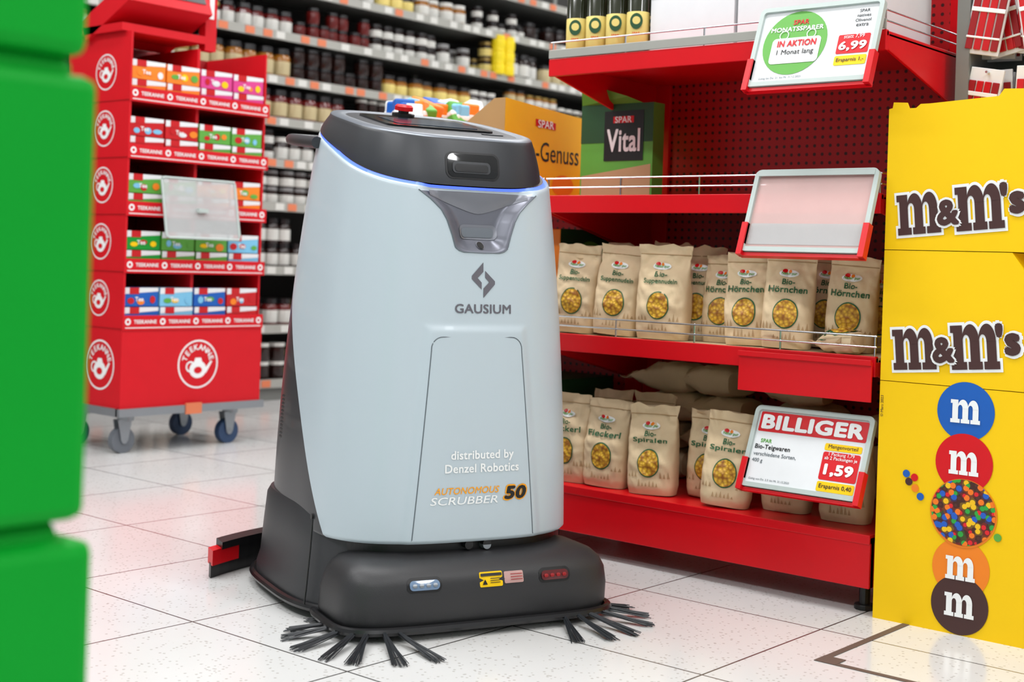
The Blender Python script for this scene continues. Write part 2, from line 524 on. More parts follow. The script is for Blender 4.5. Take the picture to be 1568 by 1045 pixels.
def bumperf(x, z, off=.001):
    hw = float(np.interp(z, [q[2] for q in BP], [q[0] for q in BP])); yf = float(np.interp(z, [q[2] for q in BP], [q[1] for q in BP]))
    i_ = float(np.interp(z, [q[2] for q in BP], list(range(len(BP)))))
    yb = -.10-.01*i_; cy = (yf+yb)/2; hl = (yb-yf)/2
    return (x, cy-hl*max(0, 1-(abs(x-BCX)/hw)**bn)**(1/bn)-off, z)
b = MB(); LZ = .104
for sx, m1 in ((-1, 'lamp'), (1, 'redlens')):
    patch(b, (.008+sx*.142, LZ), .072, .028, .011, lambda x, z: bumperf(x, z, .001), 'black')
    patch(b, (.008+sx*.142, LZ), .062, .018, .008, lambda x, z: bumperf(x, z, .003), m1)
    for k in range(4): patch(b, (.008+sx*.142-.021+.014*k, LZ), .009, .007, .0033, lambda x, z: bumperf(x, z, .0045), 'steel' if sx < 0 else 'darkred')
patch(b, (.008, LZ+.001), .05, .028, .003, lambda x, z: bumperf(x, z, .0012), 'yellow')
patch(b, (.008, LZ+.010), .046, .005, .001, lambda x, z: bumperf(x, z, .0030), 'black')
for q in range(3): patch(b, (.016, LZ+.003-.004*q), .022, .0012, .0004, lambda x, z: bumperf(x, z, .0030), 'black')
b.add([bumperf(-.012+x, LZ-.008+z, .0030) for x, z in ((0, 0), (.011, 0), (.0055, .010))], [[0, 1, 2]], 'black')
patch(b, (.058, LZ+.002), .042, .022, .003, lambda x, z: bumperf(x, z, .0012), 'warnpink')
for q in range(3): patch(b, (.063, LZ+.008-.005*q), .026, .0012, .0004, lambda x, z: bumperf(x, z, .0030), 'darkred')
b.obj('bumper_lights_and_labels', rob, smooth=True)
b = MB()
b.tube(base_ring(.300, -.362, -.10, .021, bn, 120, BCX), .0085, 'rubber', 8, closed=True)
b.tube([p for p in base_ring(.314, -.24, .350, .024, 3.4, 160) if p[1] > -.19], .0085, 'rubber', 8)
b.obj('rubber_skirt', rob, smooth=True)
b = MB()
b.tube([(-.300+.003*k, -.135, z) for k, z in enumerate((.03, .06, .1, .14, .2))], .0018, 'black', 6)
b.obj('chassis_seam', rob)
# squeegee
b = MB(); P0 = []
for i in range(31):
    x = -.385+.77*i/30; P0.append((x, .27+.17*(1-(x/.385)**2)))
for i in range(30):
    (x0, y0), (x1, y1) = P0[i], P0[i+1]
    m_ = 'red' if i < 3 or i > 26 else 'black'
    for z0, z1, w, mm in ((.001, .035, .008, 'rubber'), (.030, .064, .02, m_), (.062, .078, .026, 'black')):
        if z0 > .06 and (i < 1 or i > 28): continue
        b.add([(x0, y0-w, z0), (x1, y1-w, z0), (x1, y1+w, z0), (x0, y0+w, z0), (x0, y0-w, z1), (x1, y1-w, z1), (x1, y1+w, z1), (x0, y0+w, z1)],
              [(0, 3, 2, 1), (4, 5, 6, 7), (0, 1, 5, 4), (2, 3, 7, 6), (1, 2, 6, 5), (0, 4, 7, 3)], mm)
b.box(-.10, .10, .31, .45, .05, .10, 'charcoal')
b.obj('squeegee', rob)
# push handle
b = MB(); hp = []
for i in range(33):
    a = math.pi*i/32
    yy = max(0, math.sin(a))**.6
    hp.append((-.225*math.copysign(abs(math.cos(a))**.5, math.cos(a)), .10+.35*yy, .975+.035*yy))
b.tube(hp, .013, 'capdark', 12)
b.obj('push_handle', rob, smooth=True)
# brushes
for nm, cx, RR, NT_, lo, hi in (('side_brush_left', -.2, .187, 16, 60, 300), ('side_brush_right', .2, .172, 15, -122, 120)):
    b = MB(); cy = -.318
    b.lathe([(.05, .012), (.085, .014), (.088, .022), (.04, .024)], ['black']*3, cx, cy+.05, 0, 24)
    for k in range(NT_):
        dg_ = lo+(hi-lo)*k/(NT_-1) if False else 360*k/NT_+8
        dd = dg_ if dg_ <= 180 or lo > 0 else dg_-360
        if not (lo <= dd <= hi): continue
        a0 = math.radians(dg_)+random.uniform(-.05, .05)
        for q in range(26):
            a = a0+random.uniform(-.05, .05); a2 = a0+random.uniform(-.08, .08)
            r1 = RR+random.uniform(-.010, .010)
            b.cyl((cx+.068*math.cos(a), cy+.03+.068*math.sin(a), .020+random.uniform(-.004, .004)),
                  (cx+r1*math.cos(a2), cy+r1*math.sin(a2), .0012+random.uniform(0, .006)), .0014, 'bristle', r2=.0009, seg=4)
    b.obj(nm, rob)

# ------------------------------------------------------------------ red shelf gondola
X0, XB = 2.735, 3.21
ZS = (.17, .55, .90, 1.25)
def gondola(name, ya, yb_, shelves, ztop, tall):
    b = MB()
    b.box(XB, XB+.03, ya, yb_, .05, ztop, 'perf')
    b.box(X0, X0+.02, ya, yb_, .055, .165, 'red')
    b.box(X0-.003, XB, ya, yb_, .15, .17, 'red')
    for y in (ya+.03, yb_-.03):
        b.cyl((X0+.045, y, 0), (X0+.045, y, .06), .012, 'black'); b.cyl((X0+.045, y, 0), (X0+.045, y, .012), .022, 'black')
        b.box(XB-.01, XB+.04, y-.03, y+.03, 0, ztop, 'red')
    b.box(X0+.005, XB, ya, ya+.012, .055, .165, 'red'); b.box(X0+.005, XB, yb_-.012, yb_, .055, .165, 'red')
    for z in shelves[1:]:
        b.box(X0, XB, ya, yb_, z-.012, z, 'shelfcream' if z < .6 else 'red')
        b.box(X0-.004, X0+.01, ya, yb_, z-.042, z+.002, 'red')
        for y in (ya, yb_-.012):
            p = [(X0+.01, z-.04), (XB, z-.15), (XB, z-.005), (X0+.01, z-.005)]
            vs = [(x, y, zz) for x, zz in p]+[(x, y+.008, zz) for x, zz in p]
            b.add(vs, [(0, 1, 2, 3), (7, 6, 5, 4), (0, 4, 5, 1), (1, 5, 6, 2), (2, 6, 7, 3), (3, 7, 4, 0)], 'red')
        x = X0+.002
        for dz in (.022, .045): b.cyl((x, ya, z+dz), (x, yb_, z+dz), .0022, 'chrome', seg=8)
        n = max(2, int((yb_-ya)/.23))
        for i in range(n+1):
            y = ya+.006+(yb_-ya-.012)*i/n; b.cyl((x+.003, y, z-.005), (x+.003, y, z+.048), .0024, 'chrome', seg=8)
        if tall:
            for dz in (.022, .045): b.cyl((x, ya+.004, z+dz), (x+.4, ya+.004, z+dz), .0022, 'chrome', seg=8)
    if tall: b.box(X0-.006, X0-.002, ya, yb_, 1.253, 1.275, 'striplight')
    return b.obj(name, smooth=False, bevel=.0015)
gondola('red_metal_shelf', 1.305, 2.23, ZS, 1.95, True)
gondola('red_metal_shelf', 2.235, 3.0, ZS[:3], 1.02, False)
b = MB(); M = frame((X0-.016, 1.63, .455), (0, -1, 0), (.02, 0, 1))
b.plate([(0, 0), (.325, 0), (.325, .085), (.0, .085)], M, 0, .006, 'red'); b.plate([(0, .078), (.325, .078), (.325, .09), (0, .09)], M, .006, .012, 'red')
b.obj('ticket_holder', bevel=.001)

# ------------------------------------------------------------------ price signs
def sign(kind, x, y, z, lean=.38, w0=.300, h0=.196):
    M = frame((x, y, z), (0, -1, 0), (lean, 0, .92)); b = MB()
    M = M @ Matrix.Diagonal((w0/.315, h0/.205, 1, 1)); w, h = .315, .205
    ctr = (w/2, h/2)
    fm = 'framegrey'
    outer = rrect(w, h, .016, 5, *ctr); inner = rrect(w-.022, h-.022, .008, 5, *ctr); n = len(outer)
    vs = [(p[0], p[1], k) for k in (-.004, .009) for p in outer]+[(p[0], p[1], k) for k in (-.004, .009) for p in inner]; fs = []
    for i in range(n):
        j = (i+1) % n
        fs += [[i, j, n+j, n+i], [n+i, n+j, 3*n+j, 3*n+i], [3*n+i, 3*n+j, 2*n+j, 2*n+i], [2*n+i, 2*n+j, j, i]]
    b.add(vs, fs, fm, M)
    b.plate(rrect(w-.02, h-.02, .008, 5, *ctr), M, -.002, .002, 'plastic' if kind == 'blank' else 'paperwhite')
    if kind == 'blank':
        b.plate(rrect(w-.03, .052, .004, 3, w/2, .045), M, .002, .003, 'plasticgrey')
        b.plate([(0.01, .188), (w-.01, .188), (w-.01, .2), (0.01, .2)], M, .009, .011, 'framegrey')
    for sx in (-.003, w-.011):
        b.plate([(sx, -.010), (sx+.014, -.010), (sx+.014, .07), (sx, .07)], M, -.006, .014, 'red')
    b.plate([(0, -.010), (w, -.010), (w, -.002), (0, -.002)], M, -.012, .004, 'red')
    N = .0028
    if kind == 'oil':
        b.flat(circ(.105, .11, .082, .082, 40), M, N, 'leaf')
        b.text('SPAR', 'red', M, N+.001, w=.04, cx=.112, cy=.163, bold=.03)
        b.text('MONATSSPARER', 'white', M, N+.001, w=.135, h=.012, cx=.105, cy=.146, bold=.03)
        b.flat(rrect(.125, .066, .01, 5, .11, .09), M, N+.001, 'white')
        b.text('IN AKTION', 'red', M, N+.002, w=.1, h=.017, cx=.112, cy=.108, bold=.04)
        b.text('1 Monat lang', 'black', M, N+.002, w=.095, cx=.112, cy=.084, bold=.012)
        b.ring(.075, .13, .010, .012, M, N+.002, 'white'); b.ring(.145, .13, .010, .012, M, N+.002, 'white')
        for i, s_ in enumerate(('SPAR', 'natives', 'Olivenöl', 'extra')): b.text(s_, 'black', M, N, h=.008, cx=.268, cy=.178-.012*i, bold=.012)
        b.flat(rrect(.078, .048, .004, 4, .255, .095), M, N, 'red')
        b.text('statt 7,99', 'white', M, N+.001, w=.05, cx=.255, cy=.113)
        b.text('6,99', 'white', M, N+.001, w=.068, h=.025, cx=.255, cy=.089, bold=.04)
        b.flat(rrect(.078, .024, .004, 4, .255, .054), M, N, 'yellow'); b.text('Ersparnis 1,-', 'black', M, N+.001, w=.066, cx=.255, cy=.054, bold=.01)
        b.text('Gültig bis Do. 31. bis Mi. 31.12.2025', 'seam', M, N, w=.11, cx=.085, cy=.021)
    if kind == 'pasta':
        b.flat(rrect(.285, .050, .004, 3, w/2, .166), M, N-.0003, 'red')
        b.text('BILLIGER', 'white', M, N+.0008, w=.270, h=.038, cx=w/2, cy=.166, bold=.05)
        b.text('SPAR', 'leaf', M, N, w=.03, cx=.045, cy=.118, bold=.03)
        b.text('Bio-Teigwaren', 'black', M, N, w=.095, cx=.018, cy=.101, bold=.022, left=True)
        b.text('verschiedene Sorten,', 'seam', M, N, w=.115, cx=.018, cy=.084, left=True, bold=.008)
        b.text('400 g', 'seam', M, N, h=.012, cx=.018, cy=.067, left=True, bold=.008)
        b.flat(rrect(.095, .017, .004, 4, .248, .122), M, N, 'yellow'); b.text('Mengenvorteil', 'black', M, N+.001, w=.075, cx=.248, cy=.122)
        b.flat(rrect(.095, .068, .005, 4, .248, .076), M, N, 'red')
        b.text('1 Packung 1,79', 'white', M, N+.001, w=.065, cx=.248, cy=.104)
        b.text('ab 2 Packungen je', 'white', M, N+.001, w=.083, cx=.248, cy=.094, bold=.01)
        b.text('1,59', 'white', M, N+.001, w=.075, h=.031, cx=.248, cy=.066, bold=.05)
        b.flat(rrect(.095, .024, .004, 4, .248, .026), M, N, 'yellow'); b.text('Ersparnis 0,40', 'black', M, N+.001, w=.082, cx=.248, cy=.026, bold=.01)
        b.text('Gültig von Do. 2.3. bis Mi. 31.12.2025', 'seam', M, N, w=.11, cx=.075, cy=.021)
    b.obj('price_sign')
sign('oil', 2.655, 1.600, 1.132, .34)
sign('blank', 2.655, 1.600, .768, .34)
sign('pasta', 2.690, 1.602, .243, .38, .292, .190)

# ------------------------------------------------------------------ pasta bags
def bag(x, y, z, yaw, title, w=.118, h=.225, d=.075, seed=0, tiltx=0, lying=False, roll=0):
    sx = seed*3.7
    n = 3.4
    def hd(t_): return d/2*float(np.interp(t_, [0, .08, .35, .65, .84, .88, 1], [.82, 1, 1.08, .74, .16, .05, .04]))
    def hwf(t_): return w/2*float(np.interp(t_, [0, .1, .5, .86, 1], [.93, .99, 1, .98, 1.03]))
    def crum(x_, yy, zz):
        k = .25+.9*min(1, zz/h)
        v1 = noise.noise(Vector((x_*22+sx, yy*10, zz*24)))
        v2 = abs(noise.noise(Vector((x_*38+sx, yy*20, zz*34+x_*20))))
        return v1*.010*k-(v2-.2)*.011*k+noise.noise(Vector((x_*75, yy*20+sx, zz*70)))*.0024*k
    lean = random.uniform(-.06, .06)
    def surf(x_, zz, off=.0):
        t_ = max(0, min(1, zz/h)); q = max(0, 1-(abs(x_)/hwf(t_))**n)**(1/n)
        yy = -hd(t_)*q
        return Vector((x_, yy+crum(x_, -1, zz)-off+lean*zz, zz))
    b = MB(); rings = []; N = 64
    for i in range(41):
        t_ = i/40; r_ = []
        for j in range(N):
            x_, yy = sup(2*math.pi*j/N, hwf(t_), hd(t_), hd(t_), n)
            zz = t_*h
            dy = crum(x_, -1 if yy < 0 else 1, zz)
            if t_ > .85: dy = crum(x_, -1, zz)
            zt = zz+(noise.noise(Vector((x_*30+sx, 0, 0)))*.010 if t_ > .95 else 0)
            if i == 0: dy *= .3
            r_.append((x_, yy+dy+lean*zz, zt))
        rings.append(r_)
    b.loft(rings, 'kraft')
    b.tube([surf(x_, h*.90, .001) for x_ in np.linspace(-w*.48, w*.48, 14)], .0011, 'kraftdark', 5)
    def fan(cx, cz, rx, rz, off, mat, K=6, L=32):
        vs = [surf(cx, cz, off)]; fs = []
        for k in range(1, K+1):
            for j in range(L):
                a = 2*math.pi*j/L; vs.append(surf(cx+rx*k/K*math.cos(a), cz+rz*k/K*math.sin(a), off))
        for j in range(L): fs.append([0, 1+j, 1+(j+1) % L])
        for k in range(K-1):
            for j in range(L):
                a = 1+k*L+j; a2 = 1+k*L+(j+1) % L; fs.append([a, a+L, a2+L, a2])
        b.add(vs, fs, mat)
    if not lying or seed < 25:
        fan(0, h*.36, .029, .034, .0018, 'txtgreen'); fan(0, h*.36, .0265, .031, .0030, 'pasta')
        fan(-.002, h*.775, .023, .0085, .0025, 'white'); fan(-.012, h*.80, .006, .0045, .0035, 'red'); fan(.0, h*.795, .004, .004, .0035, 'orange')
        b.text('Natur pur', 'leaf', fn=lambda a, c: surf(a, c, .0045), w=.036, cx=-.001, cy=h*.772, bold=.03)
        l1, l2 = title
        b.text(l1, 'txtgreen', fn=lambda a, c: surf(a, c, .003), h=.013, cx=0, cy=h*.69, bold=.028)
        if l2: b.text(l2, 'txtgreen', fn=lambda a, c: surf(a, c, .003), w=min(.088, .0112*len(l2)), h=.015, cx=0, cy=h*.61, bold=.028)
        rr = random.Random(seed)
        for q in range(12):
            xx = -.050+.0091*q; hh = .006+.014*rr.random()
            zz0 = h*(.10 if abs(xx) < .03 else .2)
            b.add([surf(xx-.003, zz0, .002), surf(xx+.003, zz0, .002), surf(xx, zz0+hh, .002)], [[0, 1, 2]], 'kraftdark')
    ob = b.obj('pasta_bag', smooth=True, angle=60)
    if lying:
        ob.rotation_euler = (math.radians(-90), 0, math.radians(-90+yaw)); ob.location = (x, y, z+d*.52)
    else:
        ob.rotation_euler = (0, math.radians(roll), math.radians(-90+yaw)); ob.location = (x, y, z+abs(math.sin(math.radians(roll)))*w*.45)
    return ob
Z3 = .551; ZB = .171
SU = ('Bio-', 'Suppennudeln'); HO = ('Bio-', 'Hörnchen'); FL = ('Bio-', 'Fleckerl'); SP = ('Bio-', 'Spiralen')
bag(2.80, 2.168, Z3, 14, SU, seed=1, roll=3); bag(2.805, 2.045, Z3, 16, SU, seed=2, roll=4)
bag(2.80, 1.898, Z3, 12, SU, w=.134, h=.230, seed=3, roll=1)
bag(2.87, 1.765, Z3, 8, HO, w=.110, seed=4, h=.21); bag(2.82, 1.668, Z3, 12, HO, w=.112, seed=5, h=.216, roll=-1)
bag(2.80, 1.558, Z3, 18, HO, w=.116, seed=6, h=.220, roll=2); bag(2.85, 1.425, Z3, 12, HO, w=.112, seed=7, h=.212, roll=3)
bag(2.93, 2.11, Z3, 5, SU, seed=8, h=.232, roll=3); bag(2.92, 1.97, Z3, -5, SU, seed=9, h=.235, roll=3); bag(2.89, 1.85, Z3, 10, SU, seed=22, h=.23)
bag(2.95, 1.66, Z3, 5, HO, seed=10, h=.22); bag(2.92, 1.52, Z3, 12, HO, seed=11, h=.218, roll=3)
bag(2.95, 1.39, Z3, 8, HO, seed=23, h=.20)
bag(2.80, 2.165, ZB, 5, FL, seed=12); bag(2.80, 2.055, ZB, 10, FL, seed=13, w=.118, h=.218, roll=2)
bag(2.80, 1.912, ZB, 15, SP, seed=14, w=.124, h=.215, roll=-1); bag(2.87, 1.79, ZB, 10, SP, w=.115, seed=15, h=.21, roll=2)
bag(2.79, 1.700, ZB, 18, SP, seed=16, w=.120, h=.218, roll=4); bag(2.92, 2.13, ZB, 0, SP, seed=17, h=.23); bag(2.92, 1.99, ZB, 4, SP, seed=18, h=.235)
bag(2.86, 1.575, ZB, 5, SP, seed=19, h=.2); bag(2.85, 1.42, ZB, 5, SP, seed=20, h=.2)
bag(2.77, 1.365, Z3, 80, HO, seed=21, w=.06, h=.115, d=.05, lying=True)
k = 30
for lv in range(4):
    for yy in (1.40, 1.63, 1.86, 2.03):
        if yy < 1.5 and lv > 2: continue
        k += 1
        bag(3.09+random.uniform(-.02, .02)-.02*(lv % 2), yy+random.uniform(-.03, .03)-.05, ZB+lv*.076, 90+random.uniform(-14, 14), SP, seed=k, lying=True, h=.2, w=.13, d=.074)

# ------------------------------------------------------------------ top shelf goods
b = MB()
for r_ in range(2):
    for k in range(4):
        x, y, z = 2.80+.075*r_, 2.195-.064*k, 1.251
        b.lathe([(.026, 0), (.028, .004), (.028, .022), (.0285, .023), (.0285, .11), (.028, .111), (.028, .17), (.013, .21), (.012, .25), (.014, .251), (.014, .275)],
                ['bottle', 'bottle', 'bottle', 'label', 'bottle', 'bottle', 'bottle', 'bottle', 'lid_gold', 'lid_gold'], x, y, z, 20)
        Mc = frame((x, y, z+.085), (.45, -.87, 0), (0, 0, 1)); b.flat(circ(0, 0, .016, .020, 20), Mc, .0300, 'darkgreen'); b.flat(circ(0, 0.002, .010, .010, 16), Mc, .0304, 'label')
        b.text('SPAR', 'red', Mc, .0300, w=.020, cx=0, cy=-.030, bold=.02)
b.obj('olive_oil_bottles', smooth=True)
for ya, yb_ in ((1.725, 1.965), (1.36, 1.715)):
    b = MB(); b.box(2.80, 3.08, ya, yb_, 1.251, 1.53, 'paperwhite')
    b.box(2.799, 2.80, ya+.002, yb_-.002, 1.39, 1.393, 'seam')
    b.obj('white_carton', bevel=.003)

# ------------------------------------------------------------------ green carton + tea carton + others
b = MB()
b.box(3.0, 3.05, 2.085, 2.325, .901, 1.165, 'leaf')
M = fX(3.0, 2.325, .901)
b.flat([(.0, .16), (.24, .16), (.24, .264), (0, .264)], M, .001, 'darkgreen')
b.flat([(.005, .0), (.235, .0), (.235, .10), (.005, .07)], M, .001, 'kraftdark')
b.flat([(.08, .110), (.21, .110), (.21, .245), (.08, .245)], M, .0020, 'black')
b.flat([(.11, .212), (.178, .212), (.178, .230), (.11, .230)], M, .003, 'red'); b.text('SPAR', 'white', M, .004, w=.055, cx=.144, cy=.221, bold=.02)
b.text('Vital', 'white', M, .003, w=.11, h=.062, cx=.145, cy=.165, bold=.03)
b.add([(3.0, 2.325, 1.165), (3.0, 2.12, 1.165), (2.97, 2.15, 1.18), (2.96, 2.30, 1.225)], [[0, 1, 2, 3]], 'leaf')
b.obj('green_food_carton')
b = MB()
x0, x1, y0, y1, z0 = 2.82, 3.17, 2.45, 2.78, .901
vs = [(x0, y0, z0), (x1, y0, z0), (x1, y1, z0), (x0, y1, z0), (x0, y0, z0+.275), (x1, y0, z0+.25), (x1, y1, z0+.2), (x0, y1, z0+.10), (x0, y0+.04, z0+.275)]
b.add(vs, [[0, 1, 5, 4], [1, 2, 6, 5], [2, 3, 7, 6], [3, 0, 4, 8, 7], [0, 3, 2, 1]], 'teeyellow')
b.add([(x0+.02, y0+.01, z0+.24), (x1-.02, y0+.01, z0+.23), (x1-.02, y1, z0+.12), (x0+.02, y1, z0+.09)], [[0, 1, 2, 3]], 'orange')
b.add([(x0-.001, y0, z0), (x0-.001, y0, z0+.275), (x0-.001, y0+.04, z0+.275), (x0-.001, y1, z0+.1), (x0-.001, y1, z0)], [[0, 1, 2, 3, 4]], 'carton')
M = fY(x0, y0, z0)
b.flat([(.13, .21), (.22, .205), (.22, .225), (.13, .23)], M, .001, 'red'); b.text('SPAR', 'white', M, .002, w=.07, cx=.175, cy=.2175, bold=.02)
b.text('Tee-Genuss', 'black', M, .001, w=.29, h=.055, cx=.185, cy=.14)
b.flat(circ(.1, .05, .05, .03), M, .001, 'orange'); b.flat(circ(.26, .05, .05, .03), M, .001, 'orange')
b.obj('tea_carton')
b = MB()
b.box(2.80, 3.19, 2.80, 2.985, .901, 1.11, 'carton')
for k in range(24):
    x = random.uniform(2.83, 3.16); y = random.uniform(2.83, 2.95); z = random.uniform(1.12, 1.14)+.12*(x-2.83); a = random.uniform(-.6, .6)
    c_ = random.choice(['leaf', 'lightblue', 'white', 'blue', 'white', 'orange'])
    Mp = Matrix.Translation((x, y, z)) @ Matrix.Rotation(a, 4, 'Z') @ Matrix.Rotation(random.uniform(-.5, .5), 4, 'X')
    b.box(-.03, .03, -.045, .045, -.03, .05, c_, Mp); b.box(-.031, .031, -.046, .046, .0, .02, 'white', Mp)
b.obj('snack_pack_carton', bevel=.006)
b = MB()
b.box(2.84, 3.1, 2.26, 2.50, .551, .82, 'orange'); M = fX(2.84, 2.50, .551)
b.flat(circ(.12, .17, .09, .07), M, .001, 'leaf'); b.flat(circ(.11, .19, .05), M, .002, 'red'); b.flat(circ(.15, .1, .06), M, .0015, 'darkgreen'); b.flat(circ(.1, .2, .02), M, .003, 'yellow')
M = fY(2.84, 2.26, .551); b.flat([(0, 0), (.26, 0), (.26, .27), (0, .27)], M, .001, 'darkgreen'); b.flat(circ(.13, .16, .08), M, .002, 'leaf')
b.obj('juice_carton', bevel=.003)
b = MB()
b.box(2.84, 3.1, 2.26, 2.96, .171, .42, 'darkgreen'); M = fX(2.84, 2.96, .171)
for k in range(5): b.flat(circ(.06+.14*k, .13, .055), M, .001, random.choice(['leaf', 'red', 'orange']))
b.obj('vegetable_carton', bevel=.003)

# ------------------------------------------------------------------ yellow candy display
def slab_m(b, M, n, cx, cy, w, h, mat, g=0, rot=0):
    c, s_ = math.cos(rot), math.sin(rot); nn = [n]
    def T(p):
        x = (p[0]-.67)*w/1.34; y = (p[1]-.5)*h
        return (cx+x*c-y*s_, cy+x*s_+y*c)
    def rc(x0, x1, y0, y1):
        nn[0] += 6e-5
        b.flat([T((x0-g, y0-g)), T((x1+g, y0-g)), T((x1+g, y1+g)), T((x0-g, y1+g))], M, nn[0], mat)
    rc(.08, .34, .05, .98); rc(0, .34, .82, .98)
    for x in (.54, 1.0): rc(x, x+.26, .05, .63)
    for x0_, x1_ in ((0, .43), (.475, .865), (.91, 1.34)): rc(x0_, x1_, 0, .17)
    for off in (0, .46):
        K = 16; nn[0] += 6e-5
        out = [(.56+off+(.24+g)*math.cos(math.pi*(1-i/K)), .62+(.38+g)*math.sin(math.pi*(1-i/K))) for i in range(K+1)]
        inn = [(.44+off+max(.004, .10-g)*math.cos(math.pi*(1-i/K)), .62+max(.004, .15-g)*math.sin(math.pi*(1-i/K))) for i in range(K+1)]
        for i in range(K): b.flat([T(inn[i]), T(inn[i+1]), T(out[i+1]), T(out[i])][::-1], M, nn[0], mat)
b = MB(); xa, xb, ya, yb_ = 2.726, 3.01, .885, 1.29
b.box(xa, xb, ya, yb_, 0, .503, 'yellow')
def cbox(z0, z1, cut):
    W = yb_-ya; H = z1-z0
    p = [(0, 0), (W, 0), (W, .09), (.272, H), (0, H)] if cut else [(0, 0), (W, 0), (W, H), (0, H)]
    M = fX(xa, yb_, z0); b.plate(p, M, -.284, 0, 'yellow')
cbox(.5045, .78, True); cbox(.7815, 1.075, False)
M = fX(xa, yb_, 0)
for zc in (.868, .585):
    for mat, g, n in (('white', .07, .001), ('brown', 0, .0024)):
        slab_m(b, M, n, .074, zc-.010, .094, .086, mat, g, .09)
        slab_m(b, M, n, .203, zc+.003, .100, .092, mat, g, .09)
    b.text('&', 'white', M, .0036, h=.064, cx=.138, cy=zc-.008, bold=.085, rot=.09); b.text('&', 'brown', M, .0050, h=.054, cx=.138, cy=zc-.008, bold=.045, rot=.09)
    b.text("'s", 'white', M, .0016, h=.078, cx=.270, cy=zc+.022, bold=.10, rot=.09); b.text("'s", 'brown', M, .0034, h=.066, cx=.270, cy=zc+.022, bold=.055, rot=.09)
for zc, mt in ((.455, 'blue'), (.350, 'red'), (.136, 'orange'), (.061, 'brown')):
    n = {'blue': .0010, 'red': .0014, 'orange': .0010, 'brown': .0014}[mt]
    b.flat(circ(.188, zc, .060, n=48), M, n, mt); slab_m(b, M, .0024, .188, zc, .062, .048, 'white')
b.flat(circ(.19, .248, .070, n=48), M, .0018, 'orange'); b.flat(circ(.19, .25, .067, n=48), M, .0028, 'sweets')
for y, z, c_ in ((.072, .298, 'brown'), (.066, .314, 'blue'), (.086, .286, 'orange'), (.084, .308, 'red'), (.262, .21, 'leaf'), (.098, .27, 'blue')): b.flat(circ(y, z, .008, n=16), M, .002, c_)
b.text('© Mars 2023', 'brown', frame((xa, yb_-.006, .45), (0, 0, 1), (0, 1, 0)), .0012, w=.045, cx=0, cy=0)
Mt = fX(xa, yb_, 1.075)
tab = [(0, 0), (.405, 0), (.37, .018), (.30, .02), (.29, .032), (.245, .034), (.235, .02), (.09, .012), (.07, .012), (.06, .004), (.045, .004), (.04, .016), (.01, .018), (.008, .006), (0, .004)]
b.plate(tab, Mt, -.004, 0, 'yellow')
b.obj('candy_display_stand')

# ------------------------------------------------------------------ hanging candy unit
rack = empty('candy_pegboard_rack')
b = MB()
b.box(3.2, 3.22, .3, 1.27, .1, 2.1, 'shelfgrey'); b.box(3.03, 3.2, 1.245, 1.275, 0, 2.1, 'shelfgrey'); b.box(3.03, 3.2, .3, .33, 0, 2.1, 'shelfgrey'); b.box(3.03, 3.22, .3, 1.27, .0, .12, 'shelfgrey')
for z in (1.19, 1.38, 1.57):
    for k in range(9): b.cyl((3.02, 1.2-.1*k, z), (3.2, 1.2-.1*k, z), .003, 'chrome', seg=6)
b.obj('rack_frame', rack)
b = MB()
for z in (1.19, 1.38, 1.57):
    for k in range(9):
        for q in range(4):
            y = 1.2-.1*k+random.uniform(-.006, .006); x = 3.04+.035*q
            Mq = Matrix.Translation((x, y, z)) @ Matrix.Rotation(random.uniform(-.2, .2), 4, 'X') @ Matrix.Rotation(random.uniform(-.12, .12), 4, 'Z')
            b.box(-.004, .004, -.040, .040, -.15, .010, 'paperwhite', Mq)
            for j in range(4): b.box(-.009, .0, -.036+.019*j, -.021+.019*j, -.14, -.02, 'packred' if (j+k) % 3 else 'darkred', Mq)
            b.box(-.0105, -.008, -.038, .038, -.055, -.045, 'white', Mq); b.box(-.0105, -.008, -.038, .038, -.115, -.11, 'white', Mq)
b.obj('hanging_packets', rack, bevel=.002)

# ------------------------------------------------------------------ tea display on dolly
tea = empty('tea_display_stand', (0, 0, 0))
x0, x1, y0, y1 = 2.79, 3.415, 4.18, 4.58
b = MB()
b.box(x0, x1, y0, y1, .163, .445, 'teered')
TZ = [.445+.203*i for i in range(5)]
b.box(x0, x0+.008, y0+.0, y1, .445, 1.5, 'teered'); b.box(x1-.008, x1, y0+.02, y1, .445, 1.5, 'teered'); b.box(x0+.001, x1-.001, y1-.01, y1-.001, .445, 1.5, 'darkred')
b.box((x0+x1)/2-.006, (x0+x1)/2+.006, y0+.03, y1-.012, .445, 1.48, 'teered')
for z in TZ:
    b.box(x0+.001, x1-.001, y0+.005, y1-.001, z+.001, z+.008, 'teered'); b.box(x0-.001, x1+.001, y0-.004, y0+.004, z-.004, z+.048, 'teered')
    b.flat([(0.01, .003), (x1-x0-.01, .003), (x1-x0-.01, .006), (.01, .006)], fY(x0, y0-.004, z), .0008, 'white')
    for k in range(4): b.text('TEEKANNE', 'white', fY(x0, y0-.004, z), .001, w=.095, cx=.092+.147*k, cy=.026, bold=.03)
    for k in range(5): b.ring(.02+.146*k, .026, .006, .012, fY(x0, y0-.004, z), .001, 'white', 14)
    b.box(x0-.002, x0, y0, y1, z-.001, z+.001, 'darkred')
